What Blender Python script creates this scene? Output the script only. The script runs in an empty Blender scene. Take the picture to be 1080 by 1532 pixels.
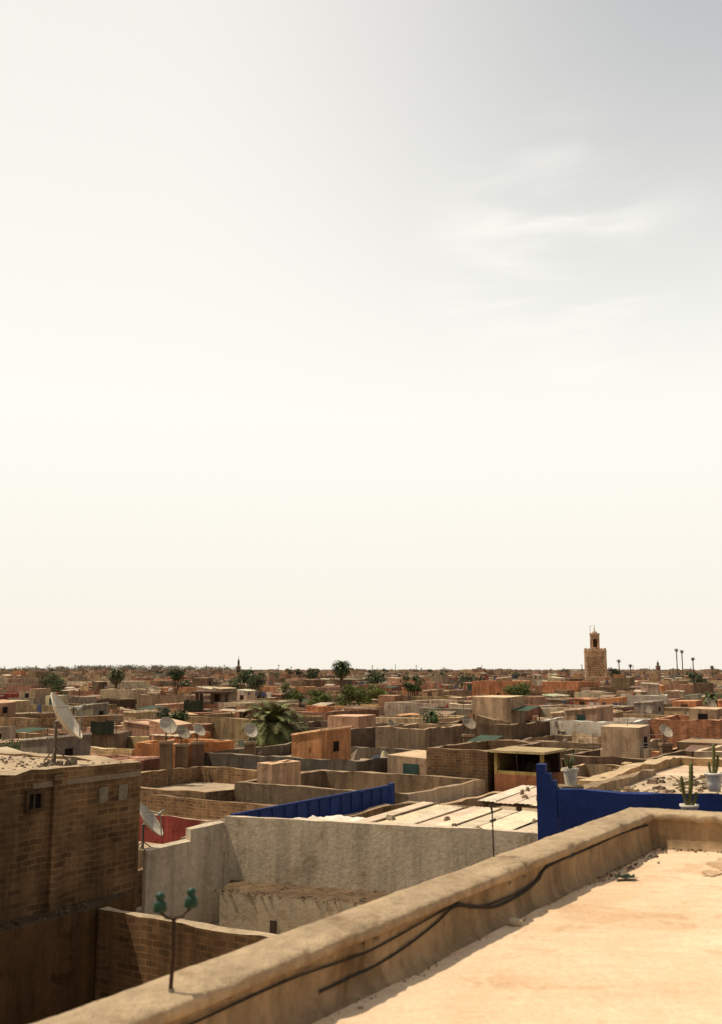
import bpy, math, random
from mathutils import Vector, noise, Matrix
random.seed(11)
R=random.random
def U(a,b): return a+(b-a)*random.random()
scene=bpy.context.scene
PHI=-math.atan2(.5402,.8415)
CP,SP=math.cos(PHI),math.sin(PHI)
def W(p,q,z=0): return Vector((CP*p-SP*q, SP*p+CP*q, z))

# ---------------------------------------------------------------- materials
def newmat(name):
    m=bpy.data.materials.new(name); m.use_nodes=True
    nt=m.node_tree; b=nt.nodes['Principled BSDF']
    return m,nt,b
def N(nt,t,**k):
    n=nt.nodes.new(t)
    for a,v in k.items(): setattr(n,a,v)
    return n
def L(nt,a,b): nt.links.new(a,b)
def ramp(nt,src,p0,c0,p1,c1,mid=None):
    r=N(nt,'ShaderNodeValToRGB'); e=r.color_ramp.elements
    e[0].position=p0; e[0].color=(*c0,1); e[1].position=p1; e[1].color=(*c1,1)
    if mid:
        x=e.new(mid[0]); x.color=(*mid[1],1)
    L(nt,src,r.inputs[0]); return r.outputs[0]
def mul(nt,a,b,mode='MULTIPLY',fac=1.0):
    m=N(nt,'ShaderNodeMix',data_type='RGBA',blend_type=mode); 
    if isinstance(fac,float): m.inputs[0].default_value=fac
    else: L(nt,fac,m.inputs[0])
    if isinstance(a,tuple): m.inputs[6].default_value=(*a,1)
    else: L(nt,a,m.inputs[6])
    if isinstance(b,tuple): m.inputs[7].default_value=(*b,1)
    else: L(nt,b,m.inputs[7])
    return m.outputs[2]
def pos(nt,scale=(1,1,1)):
    g=N(nt,'ShaderNodeNewGeometry'); mp=N(nt,'ShaderNodeMapping'); mp.inputs['Scale'].default_value=scale
    L(nt,g.outputs['Position'],mp.inputs[0]); return mp.outputs[0]
def nz(nt,vec,s,det=4,rough=.6,dist=0):
    n=N(nt,'ShaderNodeTexNoise'); n.inputs['Scale'].default_value=s; n.inputs['Detail'].default_value=det
    n.inputs['Roughness'].default_value=rough; n.inputs['Distortion'].default_value=dist
    L(nt,vec,n.inputs['Vector']); return n.outputs['Fac']
def bump(nt,b,h,strength=.4,dist=.02):
    bp=N(nt,'ShaderNodeBump'); bp.inputs['Strength'].default_value=strength; bp.inputs['Distance'].default_value=dist
    L(nt,h,bp.inputs['Height']); L(nt,bp.outputs[0],b.inputs['Normal'])
def attr(nt):
    a=N(nt,'ShaderNodeAttribute'); a.attribute_name='Col'; return a.outputs['Color']
def g3(v): return (v,v,v)

def M_plaster(name,big=.7,lo=.6,hi=1.2,streak=.6,rough=.92,bs=.5,grime=(.4,.31,.22)):
    m,nt,b=newmat(name)
    v=pos(nt); c=attr(nt)
    c=mul(nt,c,ramp(nt,nz(nt,v,big,5,.65),.3,g3(lo),.7,g3(hi)))
    c=mul(nt,c,ramp(nt,nz(nt,pos(nt,(2.5,2.5,.25)),1.5,4,.7),.35,g3(streak),.62,g3(1.08)))
    f=ramp(nt,nz(nt,v,2.3,6,.7,.6),.54,g3(0),.70,g3(.8))
    c=mul(nt,c,grime,'MULTIPLY',f)
    h=nz(nt,v,14,5,.7)
    c=mul(nt,c,ramp(nt,h,.3,g3(.82),.7,g3(1.14)))
    L(nt,c,b.inputs['Base Color']); b.inputs['Roughness'].default_value=rough
    b.inputs['Specular IOR Level'].default_value=.15
    bump(nt,b,h,bs,.03); return m
def M_brick(name,bw=.25,rh=.1,mort=(1.45,1.35,1.2)):
    m,nt,b=newmat(name)
    tc=N(nt,'ShaderNodeTexCoord'); s=N(nt,'ShaderNodeSeparateXYZ'); L(nt,tc.outputs['Object'],s.inputs[0])
    ad=N(nt,'ShaderNodeMath',operation='ADD'); L(nt,s.outputs[0],ad.inputs[0]); L(nt,s.outputs[1],ad.inputs[1])
    v=pos(nt)
    wob=nz(nt,v,1.7,3); wm=N(nt,'ShaderNodeMath',operation='MULTIPLY_ADD'); L(nt,wob,wm.inputs[0]); wm.inputs[1].default_value=.10; L(nt,s.outputs[2],wm.inputs[2])
    cb=N(nt,'ShaderNodeCombineXYZ'); L(nt,ad.outputs[0],cb.inputs[0]); L(nt,wm.outputs[0],cb.inputs[1])
    br=N(nt,'ShaderNodeTexBrick'); br.inputs['Scale'].default_value=1; br.inputs['Brick Width'].default_value=bw
    br.inputs['Row Height'].default_value=rh; br.inputs['Mortar Size'].default_value=.014; br.inputs['Mortar Smooth'].default_value=.4
    br.inputs['Bias'].default_value=-.1
    L(nt,cb.outputs[0],br.inputs['Vector'])
    a=attr(nt)
    L(nt,mul(nt,a,(1.18,1.12,1.05)),br.inputs['Color1']); L(nt,mul(nt,a,(.6,.56,.52)),br.inputs['Color2']); L(nt,mul(nt,a,mort),br.inputs['Mortar'])
    c=br.outputs['Color']
    f=ramp(nt,nz(nt,v,1.1,6,.7,.8),.50,g3(0),.63,g3(.85))
    c=mul(nt,c,mul(nt,a,(1.0,.95,.88)),'MIX',f)
    c=mul(nt,c,ramp(nt,nz(nt,v,.8,5,.7),.3,g3(.5),.7,g3(1.3)))
    c=mul(nt,c,ramp(nt,nz(nt,pos(nt,(2.5,2.5,.25)),1.5,4,.7),.35,g3(.65),.62,g3(1.1)))
    L(nt,c,b.inputs['Base Color']); b.inputs['Roughness'].default_value=.95; b.inputs['Specular IOR Level'].default_value=.1
    h=mul(nt,br.outputs['Fac'],nz(nt,v,18,4,.7),'SUBTRACT',.6)
    bump(nt,b,h,-.8,.02); return m
def M_floor(name):
    m,nt,b=newmat(name); v=pos(nt)
    c=attr(nt)
    c=mul(nt,c,ramp(nt,nz(nt,v,.9,6,.62,.4),.32,(.86,.80,.74),.66,(1.06,1.07,1.1)))
    f=ramp(nt,nz(nt,pos(nt,(1,1,1)),1.9,8,.62,1.1),.57,g3(0),.64,g3(.5))
    c=mul(nt,c,(.78,.66,.56),'MULTIPLY',f)
    f2=ramp(nt,nz(nt,v,4.2,8,.75,.5),.60,g3(0),.66,g3(.55))
    c=mul(nt,c,(.78,.65,.52),'MULTIPLY',f2)
    c=mul(nt,c,ramp(nt,nz(nt,pos(nt,(1.2,5,1)),1.6,6,.7,.4),.35,(.93,.90,.87),.6,(1.02,1.02,1.02)))
    h=nz(nt,v,5,9,.72)
    c=mul(nt,c,ramp(nt,nz(nt,v,30,5,.7),.25,g3(.86),.75,g3(1.12)))
    L(nt,c,b.inputs['Base Color']); b.inputs['Roughness'].default_value=.95; b.inputs['Specular IOR Level'].default_value=.1
    bump(nt,b,h,.6,.05); return m
def M_paint(name,rough=.5,spec=.4,lo=.7):
    m,nt,b=newmat(name); v=pos(nt); c=attr(nt)
    c=mul(nt,c,ramp(nt,nz(nt,v,2.2,5,.65),.3,g3(lo),.7,g3(1.12)))
    c=mul(nt,c,ramp(nt,nz(nt,v,17,5,.7),.3,g3(.8),.7,g3(1.12)))
    f=ramp(nt,nz(nt,v,5,6,.75,.5),.56,g3(0),.68,g3(.55)); c=mul(nt,c,(.6,.48,.36),'MULTIPLY',f)
    L(nt,c,b.inputs['Base Color']); b.inputs['Roughness'].default_value=rough; b.inputs['Specular IOR Level'].default_value=spec
    bump(nt,b,nz(nt,v,25,3),.15,.01); return m
def M_leaf(name):
    m,nt,b=newmat(name); v=pos(nt); c=attr(nt)
    c=mul(nt,c,ramp(nt,nz(nt,v,2.5,4,.6),.3,g3(.6),.7,g3(1.4)))
    L(nt,c,b.inputs['Base Color']); b.inputs['Roughness'].default_value=.7; b.inputs['Specular IOR Level'].default_value=.2
    return m
def M_glaze(name):
    m,nt,b=newmat(name); v=pos(nt); c=attr(nt); c=mul(nt,c,ramp(nt,nz(nt,v,60,4,.6),.35,g3(.6),.65,g3(1.2)))
    L(nt,c,b.inputs['Base Color']); b.inputs['Roughness'].default_value=.38; b.inputs['Specular IOR Level'].default_value=.3; return m
PL=M_plaster('weathered_plaster'); PLW=M_plaster('white_plaster',.8,.76,1.1,.74,.9,.4,(.62,.52,.40))
BR=M_brick('rough_brick'); FL=M_floor('sunbaked_floor'); RF=M_plaster('dusty_roof',.5,.7,1.2,.95,.95,.5,(.6,.5,.4))
PT=M_paint('paint',.7,.15); LF=M_leaf('foliage'); DK=M_paint('dark_opening',.9,.05); PC=M_plaster('cap_plaster',1.7,.68,1.12,.9,.95,1.0,(.58,.46,.34))
GZ=M_glaze('green_glaze')
MATS=[PL,BR,RF,PT,LF,DK,PLW,FL,PC,GZ]
iPL,iBR,iRF,iPT,iLF,iDK,iWH,iFL,iPC,iGZ=range(10)
# ---------------------------------------------------------------- mesh builder
class MB:
    def __init__(s): s.v=[];s.f=[];s.m=[];s.c=[]
    def face(s,pts,mat=0,col=(.4,.3,.2)):
        n=len(s.v); s.v.extend([tuple(p) for p in pts]); s.c.extend([col]*len(pts))
        s.f.append(tuple(range(n,n+len(pts)))); s.m.append(mat)
    def box(s,x0,x1,y0,y1,z0,z1,mat=0,col=(.4,.3,.2),bottom=True):
        s.prism([(x0,y0),(x1,y0),(x1,y1),(x0,y1)],z0,z1,mat,col,bottom)
    def prism(s,poly,z0,z1,mat=0,col=(.4,.3,.2),bottom=True,topmat=None,topcol=None):
        n=len(poly)
        for i in range(n):
            a,b=poly[i],poly[(i+1)%n]
            s.face([(a[0],a[1],z0),(b[0],b[1],z0),(b[0],b[1],z1),(a[0],a[1],z1)],mat,col)
        s.face([(a[0],a[1],z1) for a in poly],mat if topmat is None else topmat,col if topcol is None else topcol)
        if bottom: s.face([(a[0],a[1],z0) for a in reversed(poly)],mat,col)
    def chunk(s,cx,cy,z,r,h,col,mat=0):
        n=random.choice([4,5,6]); a0=U(0,6); st=U(.6,1.5); tx,ty=U(-.35,.35)*h,U(-.35,.35)*h
        lo=[];hi=[]
        for k in range(n):
            an=a0+6.283*k/n+U(-.25,.25); rr=r*U(.7,1.2); dx,dy=math.cos(an)*rr*st,math.sin(an)*rr
            lo.append((cx+dx,cy+dy,z-.01)); f=U(.35,.85); hi.append((cx+dx*f,cy+dy*f,z+h+(tx*dx+ty*dy)/max(r,.001)*.9+U(-.12,.12)*h))
        for k in range(n):
            j=(k+1)%n; s.face([lo[k],lo[j],hi[j],hi[k]],mat,col)
        s.face(hi,mat,col)
    def wall(s,a,b,th,z0,z1,mat=0,col=(.4,.3,.2),z1b=None,capcol=None,rough=1.0):
        if z1b is None: z1b=z1
        d=Vector((b[0]-a[0],b[1]-a[1])); ln=d.length; d.normalize(); nn=Vector((-d.y,d.x))*th
        k=max(1,int(ln/.3)); 
        def P(t,o,z):
            x=a[0]+d.x*ln*t+nn.x*o; y=a[1]+d.y*ln*t+nn.y*o
            return (x,y,z)
        def zt(t,o):
            return z1+(z1b-z1)*t+rough*(.045*noise.noise(Vector((a[0]*3+t*ln*1.3,b[1]+o*2,z1*2)))+.03*noise.noise(Vector((t*ln*5,a[1]+o*9,z1))))
        for i in range(k):
            t0,t1=i/k,(i+1)/k
            s.face([P(t0,0,z0),P(t1,0,z0),P(t1,0,zt(t1,0)),P(t0,0,zt(t0,0))],mat,col)
            s.face([P(t1,1,z0),P(t0,1,z0),P(t0,1,zt(t0,1)),P(t1,1,zt(t1,1))],mat,col)
            s.face([P(t0,0,zt(t0,0)),P(t1,0,zt(t1,0)),P(t1,1,zt(t1,1)),P(t0,1,zt(t0,1))],iPC,capcol or col)
        s.face([P(0,1,z0),P(0,0,z0),P(0,0,zt(0,0)),P(0,1,zt(0,1))],mat,col)
        s.face([P(1,0,z0),P(1,1,z0),P(1,1,zt(1,1)),P(1,0,zt(1,0))],mat,col)
    def tube(s,pts,rad,seg=8,mat=3,col=(.1,.1,.1),cap=True):
        pts=[Vector(p) for p in pts]; rings=[]
        if not isinstance(rad,(list,tuple)): rad=[rad]*len(pts)
        for i,p in enumerate(pts):
            d=(pts[min(i+1,len(pts)-1)]-pts[max(i-1,0)]).normalized()
            u=d.cross(Vector((.3,.9,.1)) if abs(d.z)>.8 else Vector((0,0,1))).normalized(); w=d.cross(u)
            rings.append([p+(u*math.cos(2*math.pi*j/seg)+w*math.sin(2*math.pi*j/seg))*rad[i] for j in range(seg)])
        for i in range(len(rings)-1):
            for j in range(seg):
                k=(j+1)%seg; s.face([rings[i][j],rings[i][k],rings[i+1][k],rings[i+1][j]],mat,col)
        if cap:
            s.face(rings[0],mat,col); s.face(list(reversed(rings[-1])),mat,col)
    def lathe(s,prof,cx,cy,seg=20,mat=3,col=(.5,.5,.5),M=None):
        for i in range(len(prof)-1):
            for j in range(seg):
                a0,a1=2*math.pi*j/seg,2*math.pi*(j+1)/seg
                q=[(prof[i][0],a0,prof[i][1]),(prof[i][0],a1,prof[i][1]),(prof[i+1][0],a1,prof[i+1][1]),(prof[i+1][0],a0,prof[i+1][1])]
                pp=[Vector((r*math.cos(a),r*math.sin(a),z)) for r,a,z in q]
                if M: pp=[M@x for x in pp]
                s.face([x+Vector((cx,cy,0)) for x in pp],mat,col)
    def mesh(s,name,c):
        me=bpy.data.meshes.new(name)
        me.from_pydata([(x-c[0],y-c[1],z-c[2]) for x,y,z in s.v],[],s.f)
        used=sorted(set(s.m)); mp={k:i for i,k in enumerate(used)}
        for k in used: me.materials.append(MATS[k])
        me.polygons.foreach_set('material_index',[mp[k] for k in s.m])
        ca=me.color_attributes.new('Col','FLOAT_COLOR','POINT')
        flat=[]
        for c3 in s.c: flat.extend((c3[0],c3[1],c3[2],1))
        ca.data.foreach_set('color',flat)
        return me
    def finish(s,name,pq=True,smooth=False,merge=False,base=True):
        xs=[a[0] for a in s.v]; ys=[a[1] for a in s.v]; zs=[a[2] for a in s.v]
        c=((min(xs)+max(xs))/2,(min(ys)+max(ys))/2,min(zs))
        me=s.mesh(name,c); o=bpy.data.objects.new(name,me); scene.collection.objects.link(o)
        if pq: o.location=W(*c); o.rotation_euler=(0,0,PHI)
        else: o.location=c
        if merge:
            import bmesh
            bm=bmesh.new(); bm.from_mesh(me); bmesh.ops.remove_doubles(bm,verts=bm.verts,dist=.0004); bmesh.ops.recalc_face_normals(bm,faces=bm.faces); bm.to_mesh(me); bm.free()
        if smooth:
            me.polygons.foreach_set('use_smooth',[True]*len(me.polygons))
        return o
TERRA=(.30,.15,.09); BROWN=(.21,.135,.082); TAN=(.39,.275,.17); CREAM=(.50,.39,.27); WHITE=(.60,.52,.41)
ORANGE=(.46,.20,.09); GREY=(.27,.215,.16); OCHRE=(.36,.235,.125); ROSE=(.40,.24,.155); DARK=(.02,.016,.013); UMBER=(.13,.085,.052)
def jit(c,a=.15):
    k=1+U(-a,a); return tuple(max(0,x*k*(1+U(-.05,.05))) for x in c)

# ---------------------------------------------------------------- house
def house_mesh(mb,p0,p1,q0,q1,zt,par=.6,wm=iBR,col=BROWN,roofcol=(.44,.335,.225),zb=-9.8,th=.2,seg=.9,xcol=None,xm=None,wins=True,cap=None):
    cap=cap or tuple(min(.7,x*1.3+k) for x,k in zip(col,(.12,.09,.06)))  # default cap: wall colour lightened so the tops look sunlit
    def zz(p,q): 
        return zt+.07*noise.noise(Vector((p*.7,q*.7,zt)))+.05*noise.noise(Vector((p*2.9,q*2.9,zt)))
    def line(a,b):
        n=max(1,int(math.hypot(b[0]-a[0],b[1]-a[1])/seg))
        return [(a[0]+(b[0]-a[0])*i/n,a[1]+(b[1]-a[1])*i/n) for i in range(n+1)]
    O=[(p0,q0),(p1,q0),(p1,q1),(p0,q1)]; I=[(p0+th,q0+th),(p1-th,q0+th),(p1-th,q1-th),(p0+th,q1-th)]
    zr=zt-par
    for k in range(4):
        lo=line(O[k],O[(k+1)%4]); n=len(lo)-1
        a,b=I[k],I[(k+1)%4]
        li=[(a[0]+(b[0]-a[0])*i/n,a[1]+(b[1]-a[1])*i/n) for i in range(n+1)]
        cc=(xcol if (xcol and k==1) else col); mm=(xm if (xm is not None and k==1) else wm)
        for i in range(n):
            A,B,C,D=lo[i],lo[i+1],li[i],li[i+1]
            mb.face([(*A,zb),(*B,zb),(*B,zz(*B)),(*A,zz(*A))],mm,cc)
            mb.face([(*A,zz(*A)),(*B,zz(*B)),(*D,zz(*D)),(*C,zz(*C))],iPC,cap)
            mb.face([(*C,zz(*C)),(*D,zz(*D)),(*D,zr),(*C,zr)],wm,cc)
    mb.face([(*I[0],zr),(*I[1],zr),(*I[2],zr),(*I[3],zr)],iRF,roofcol)
    if wins:
        for k in (0,1):
            ln=(p1-p0) if k==0 else (q1-q0)
            for j in range(int(ln/2.6)):
                if R()<.55: continue
                t=1.2+j*2.4+U(-.3,.3); z=zt-par-U(.9,1.8); w=U(.25,.5); h=U(.3,.55)
                if t+w>ln-.3: continue
                win(mb,k,p0,p1,q0,q1,t,z,w,h,tuple(min(.6,x*1.2+.02) for x in col))
def win(mb,k,p0,p1,q0,q1,t,z,w,h,fc=(.35,.27,.19)):
    def bx(t0,t1,z0,z1,d,mat,c):
        if k==0: mb.box(p0+t0,p0+t1,q0-d,q0+.03,z0,z1,mat,c)
        else: mb.box(p1-.03,p1+d,q0+t0,q0+t1,z0,z1,mat,c)
    bx(t-w/2,t+w/2,z-h/2,z+h/2,.004,iDK,DARK)
    f=.06
    bx(t-w/2-f,t-w/2,z-h/2-f,z+h/2+f,.05,iPL,fc); bx(t+w/2,t+w/2+f,z-h/2-f,z+h/2+f,.05,iPL,fc)
    bx(t-w/2,t+w/2,z+h/2,z+h/2+f,.05,iPL,fc); bx(t-w/2,t+w/2,z-h/2-f,z-h/2,.07,iPL,fc)
    bx(t-.012,t+.012,z-h/2,z+h/2,.02,iPT,(.12,.08,.05))

def clutter(mb,p0,p1,q0,q1,zr,dens=1.0):
    w,d=p1-p0,q1-q0
    if w<2.4 or d<2.4: return
    if R()<.55:
        a=U(1.1,2.5); b=U(1.3,2.6); h=U(.8,1.7); x=p0+.1+U(0,max(.01,w-a-.2)); y=q0+.1+U(0,max(.01,d-b-.2)); c=jit(random.choice([BROWN,TERRA,TAN,ORANGE,OCHRE,ROSE,ROSE,GREY,CREAM,TAN]))
        m=random.choice([iPL,iPL,iPL,iPL,iBR])
        tl=U(-.12,.12)
        P=[(x,y),(x+a,y),(x+a,y+b),(x,y+b)]; Z=[zr+h+tl,zr+h-tl,zr+h-tl+.05,zr+h+tl+.03]
        for i in range(4):
            j=(i+1)%4; mb.face([(*P[i],zr),(*P[j],zr),(*P[j],Z[j]),(*P[i],Z[i])],m,c)
        mb.face([(*P[i],Z[i]) for i in range(4)],iRF,tuple(min(.6,v*1.2+k_) for v,k_ in zip(c,(.1,.08,.05))))
        if R()<.5:
            for i in range(4):
                j=(i+1)%4; A=Vector((*P[i],Z[i]));B=Vector((*P[j],Z[j])); mb.tube([A+Vector((0,0,.03)),B+Vector((0,0,.03))],.07,4,iPL,tuple(min(.6,v*1.25+.06) for v in c))
        r=R()
        if r<.4:
            dw=U(.2,.36); mb.box(x+a*.5-dw,x+a*.5+dw,y-.02,y+.02,zr+.02,zr+min(h-.25,1.5),iDK,random.choice([DARK,(.05,.03,.02),(.04,.07,.06),(.09,.05,.03)]))
        elif r<.7: mb.box(x+a-.02,x+a+.02,y+b*.4,y+b*.4+.4,zr+h*.45,zr+h*.75,iDK,DARK)
    for _ in range(int(random.choice([1,2,2,3,4])*dens)):
        x=p0+.1+U(0,w-1.2); y=q0+.1+U(0,d-1.2); h=U(.2,.95); c=jit(random.choice([BROWN,TERRA,ORANGE,TAN,ROSE,CREAM,OCHRE,BROWN]))
        m=random.choice([iPL,iPL,iPL,iBR]); cp=tuple(min(.65,v*1.2+k_) for v,k_ in zip(c,(.12,.09,.05)))  # cp: sunlit lightening put into the low wall's top colour
        if R()<.5: mb.wall((x,y),(x+U(.6,min(3,p1-x)),y),.16,zr,zr+h,m,c,z1b=zr+h*U(.6,1),rough=1.5,capcol=cp)
        else: mb.wall((x,y),(x,y+U(.6,min(3,q1-y))),.16,zr,zr+h,m,c,z1b=zr+h*U(.6,1),rough=1.5,capcol=cp)
    for _ in range(int(random.choice([0,4,8,14])*dens)):
        x=U(p0,p1); y=U(q0,q1); r=U(.08,.35); mb.chunk(x,y,zr,r,r*U(.4,1.6),jit(random.choice([BROWN,UMBER,TAN,CREAM,WHITE,GREY,(.05,.06,.08),(.2,.05,.03)]),.3))
    if R()<.34:
        x=p0+U(0,max(.1,w-1.8)); y=q0+U(0,max(.1,d-1.8)); a,b=U(1.,2.2),U(1.,2.); h=U(.6,1.3); c=random.choice([(.52,.43,.32),(.3,.2,.13),(.2,.12,.08),(.05,.08,.05),(.5,.41,.29),(.44,.35,.25)])
        n=10
        for i in range(n):
            x0=x+a*i/n; x1=x+a*(i+1)/n; u0=.025*(i%2); u1=.025*((i+1)%2)
            mb.face([(x0,y,zr+h+u0),(x1,y,zr+h+u1),(x1,y+b,zr+h+.2+u1),(x0,y+b,zr+h+.2+u0)],iPT,c)
        for dx,dy in ((.05,.05),(a-.05,.05),(.05,b-.05),(a-.05,b-.05)): mb.tube([(x+dx,y+dy,zr),(x+dx,y+dy,zr+h+dy*.2/b)],.03,5,iPT,(.1,.07,.05))
    if R()<.2:
        x=p0+.2; y=q0+U(.3,d-.3); ln=w-.5; z=zr+1.15
        for xx in (x,x+ln): mb.tube([(xx,y,zr),(xx,y,z+.05)],.02,5,iPT,(.1,.08,.06))
        mb.tube([(x,y,z),(x+ln/2,y,z-.08),(x+ln,y,z)],.006,4,iPT,(.3,.3,.3))
        t=.3
        while t<ln-.8:
            ww=U(.25,.6); hh=U(.3,.6); c=random.choice([(.5,.45,.37),(.25,.05,.04),(.06,.07,.14),(.36,.27,.12),(.12,.14,.1),(.42,.35,.28),(.08,.07,.07)])
            k=4
            for i in range(k):
                a0=x+t+ww*i/k; a1=x+t+ww*(i+1)/k; s0=.03*math.sin(i*2.1); s1=.03*math.sin((i+1)*2.1)
                mb.face([(a0,y,z-.03),(a1,y,z-.03),(a1,y+s1,z-hh),(a0,y+s0,z-hh)],iPT,c)
            t+=ww+U(.05,.8)
    for _ in range(random.choice([0,0,1,2])):
        x=U(p0,p1); y=U(q0,q1); h=U(.8,2.2)
        mb.tube([(x,y,zr),(x+U(-.05,.05),y,zr+h)],.016,4,iPT,(.12,.1,.09))
        if R()<.5:
            for i in range(4): mb.box(x-.22,x+.22,y-.008,y+.008,zr+h-.1-i*.12,zr+h-.085-i*.12,iPT,(.25,.24,.22))
    if R()<.12:
        x=p0+.4+U(0,w-.8); y=q0+.4+U(0,d-.8)
        mb.lathe([(0,zr+.85),(.13,zr+.85),(.28,zr+.76),(.31,zr+.6),(.3,zr+.4),(.31,zr+.1),(.29,zr)],x,y,12,iPT,random.choice([(.4,.36,.3),(.03,.03,.03),(.04,.07,.15)]))

# ---------------------------------------------------------------- satellite dishes
def dish_data(name,D=.8,col=(.42,.38,.31),el=38,mast=.75):
    mb=MB(); Rr=D/2; F=.42*D
    M=Matrix.Translation((0,0,mast+.12))@Matrix.Rotation(math.radians(90-el),4,'Y')
    def P(r,a,off=0): return M@Vector((r*math.cos(a),r*math.sin(a)*.93,r*r/(4*F)+off))
    seg=28
    rings=[0.001,.25,.5,.75,.93,1.0]
    for off,fl in ((0,1),(-.012,-1)):
        for i in range(len(rings)-1):
            for j in range(seg):
                a0,a1=2*math.pi*j/seg,2*math.pi*(j+1)/seg
                q=[P(rings[i]*Rr,a0,off),P(rings[i]*Rr,a1,off),P(rings[i+1]*Rr,a1,off),P(rings[i+1]*Rr,a0,off)]
                mb.face(q if fl==-1 else list(reversed(q)),iPT,col)
    rim=[P(Rr,2*math.pi*j/seg,-.005) for j in range(seg+1)]
    mb.tube(rim,.011,5,iPT,col,False)
    foc=M@Vector((0.02,0,F*1.02))
    mb.tube([P(Rr*.98,0,-.01),M@Vector((Rr*.9,0,F*.35)),foc],.013,5,iPT,(.34,.31,.26))
    for s in (1,-1): mb.tube([P(Rr*.97,s*2.0,0),foc],.008,4,iPT,(.34,.31,.26))
    d=(M.to_3x3()@Vector((0,0,1)))
    mb.tube([foc-d*.06,foc+d*.03],[.035,.026],8,iPT,(.5,.47,.4)); mb.tube([foc+d*.03,foc+d*.1],.02,8,iPT,(.3,.28,.25))
    mb.tube([M@Vector((0,0,-.01)),M@Vector((0,0,-.09)),(-.06,0,mast)],[.05,.035,.03],8,iPT,(.2,.18,.15))
    mb.tube([(-.06,0,0),(-.06,0,mast+.06)],.028,8,iPT,(.14,.11,.08))
    for a in range(3):
        an=a*2.09+.5; mb.tube([(-.06,0,mast*.45),(-.06+.25*math.cos(an),.25*math.sin(an),.02)],.012,5,iPT,(.16,.13,.1))
    me=mb.mesh(name,(0,0,0)); me.polygons.foreach_set('use_smooth',[True]*len(me.polygons)); return me
DM=[dish_data('satellite_dish_mesh',.8,(.44,.38,.29),mast=.45),dish_data('satellite_dish_mesh',.8,(.30,.24,.17),mast=.4),dish_data('satellite_dish_mesh',.95,(.46,.40,.32),30,mast=.5),dish_data('satellite_dish_mesh',.94,(.60,.51,.39),34,mast=.62)]
def dish(x,y,z,az=-25,k=0,s=1.0):
    o=bpy.data.objects.new('satellite_dish',DM[k]); scene.collection.objects.link(o)
    o.location=(x,y,z); o.rotation_euler=(0,0,math.radians(az)); o.scale=(s,s,s); return o

# ---------------------------------------------------------------- vegetation
def foliage(mb,c,r,n,size,col,flat=.0):
    c=Vector(c)
    for _ in range(n):
        d=Vector((random.gauss(0,1),random.gauss(0,1),random.gauss(0,1))).normalized()
        t=R()**.45
        pnt=c+Vector((d.x*r[0],d.y*r[1],d.z*r[2]))*t
        a=Vector((U(-1,1),U(-1,1),U(-1,1))).normalized(); b=a.cross(Vector((U(-1,1),U(-1,1),U(-1,1)))).normalized()
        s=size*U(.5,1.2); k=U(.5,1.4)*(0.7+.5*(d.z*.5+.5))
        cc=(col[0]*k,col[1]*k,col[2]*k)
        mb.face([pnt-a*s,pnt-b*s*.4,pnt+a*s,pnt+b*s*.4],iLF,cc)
def tree(name,x,y,zb,h,rad,col=(.06,.08,.027),n=2600,size=.14):
    mb=MB(); top=zb+h
    mb.tube([(x,y,zb),(x+.1,y,zb+h*.3),(x-.05,y+.05,zb+h*.6)],[.22,.17,.1],8,iPL,(.12,.08,.05))
    cl=[]
    for i in range(9):
        a=i*2.4; rr=rad*U(.25,.7); zz=top-rad*.7+U(-.5,.55)*rad
        p=(x+math.cos(a)*rr,y+math.sin(a)*rr,zz); cl.append(p)
        mb.tube([(x,y,zb+h*.5),((x+p[0])/2,(y+p[1])/2,(zb+h*.55+zz)/2),p],[.08,.05,.02],5,iPL,(.12,.08,.05))
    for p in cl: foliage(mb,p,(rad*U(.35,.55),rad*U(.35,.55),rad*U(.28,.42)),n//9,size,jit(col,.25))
    return mb.finish(name,pq=False)
def palm(name,x,y,zb,zc,fl,n=46,col=(.06,.085,.03),trunk=.16,droop=.20,thick=1.0):
    mb=MB(); pts=[];rr=[]
    k=8
    for i in range(k+1):
        t=i/k; pts.append((x+.15*math.sin(t*2),y,zb+(zc-zb)*t)); rr.append(trunk*(1.15-.3*t)*(1+.08*(i%2)))
    mb.tube(pts,rr,9,iPL,(.16,.11,.07))
    cx,cy=pts[-1][0],pts[-1][1]
    for i in range(n):
        az=i*2.39996+U(-.2,.2); up=1.35-2.0*(i/n)+U(-.15,.15); ln=fl*U(.8,1.1)
        p=Vector((cx,cy,zc)); seg=9; dead=i>n*.9
        c=jit((.2,.14,.06) if dead else col,.3)
        prev=p; ang=up
        for sgi in range(seg):
            st=ln/seg; d=Vector((math.cos(az)*math.cos(ang),math.sin(az)*math.cos(ang),math.sin(ang)))
            nx=prev+d*st; side=Vector((-math.sin(az),math.cos(az),0)); upv=side.cross(d)
            w=(.018*(1-sgi/seg)+.004)*thick
            mb.face([prev-side*w,prev+side*w,nx+side*w*.8,nx-side*w*.8],iLF,c)
            if sgi>0:
                for s in (-1,1):
                    for hh in (0,.33,.66):
                        b=prev.lerp(nx,hh); L2=fl*.24*math.sin(math.pi*min(1,(sgi+hh+.8)/(seg+1.2)))+.03
                        tip=b+(side*s*.8+d*.75-upv*.25*U(.2,1.2))*L2
                        mb.face([b-d*.022*fl*thick,b+d*.022*fl*thick,tip],iLF,c)
            prev=nx; ang-=droop+.02*sgi
    return mb.finish(name,pq=False)

# ================================================================ GROUND
mb=MB()
mb.face([(-14000,-300,-9.8),(14000,-300,-9.8),(14000,16000,-9.8),(-14000,16000,-9.8)],iPL,(.24,.17,.11))
mb.finish('ground',pq=False)

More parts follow.
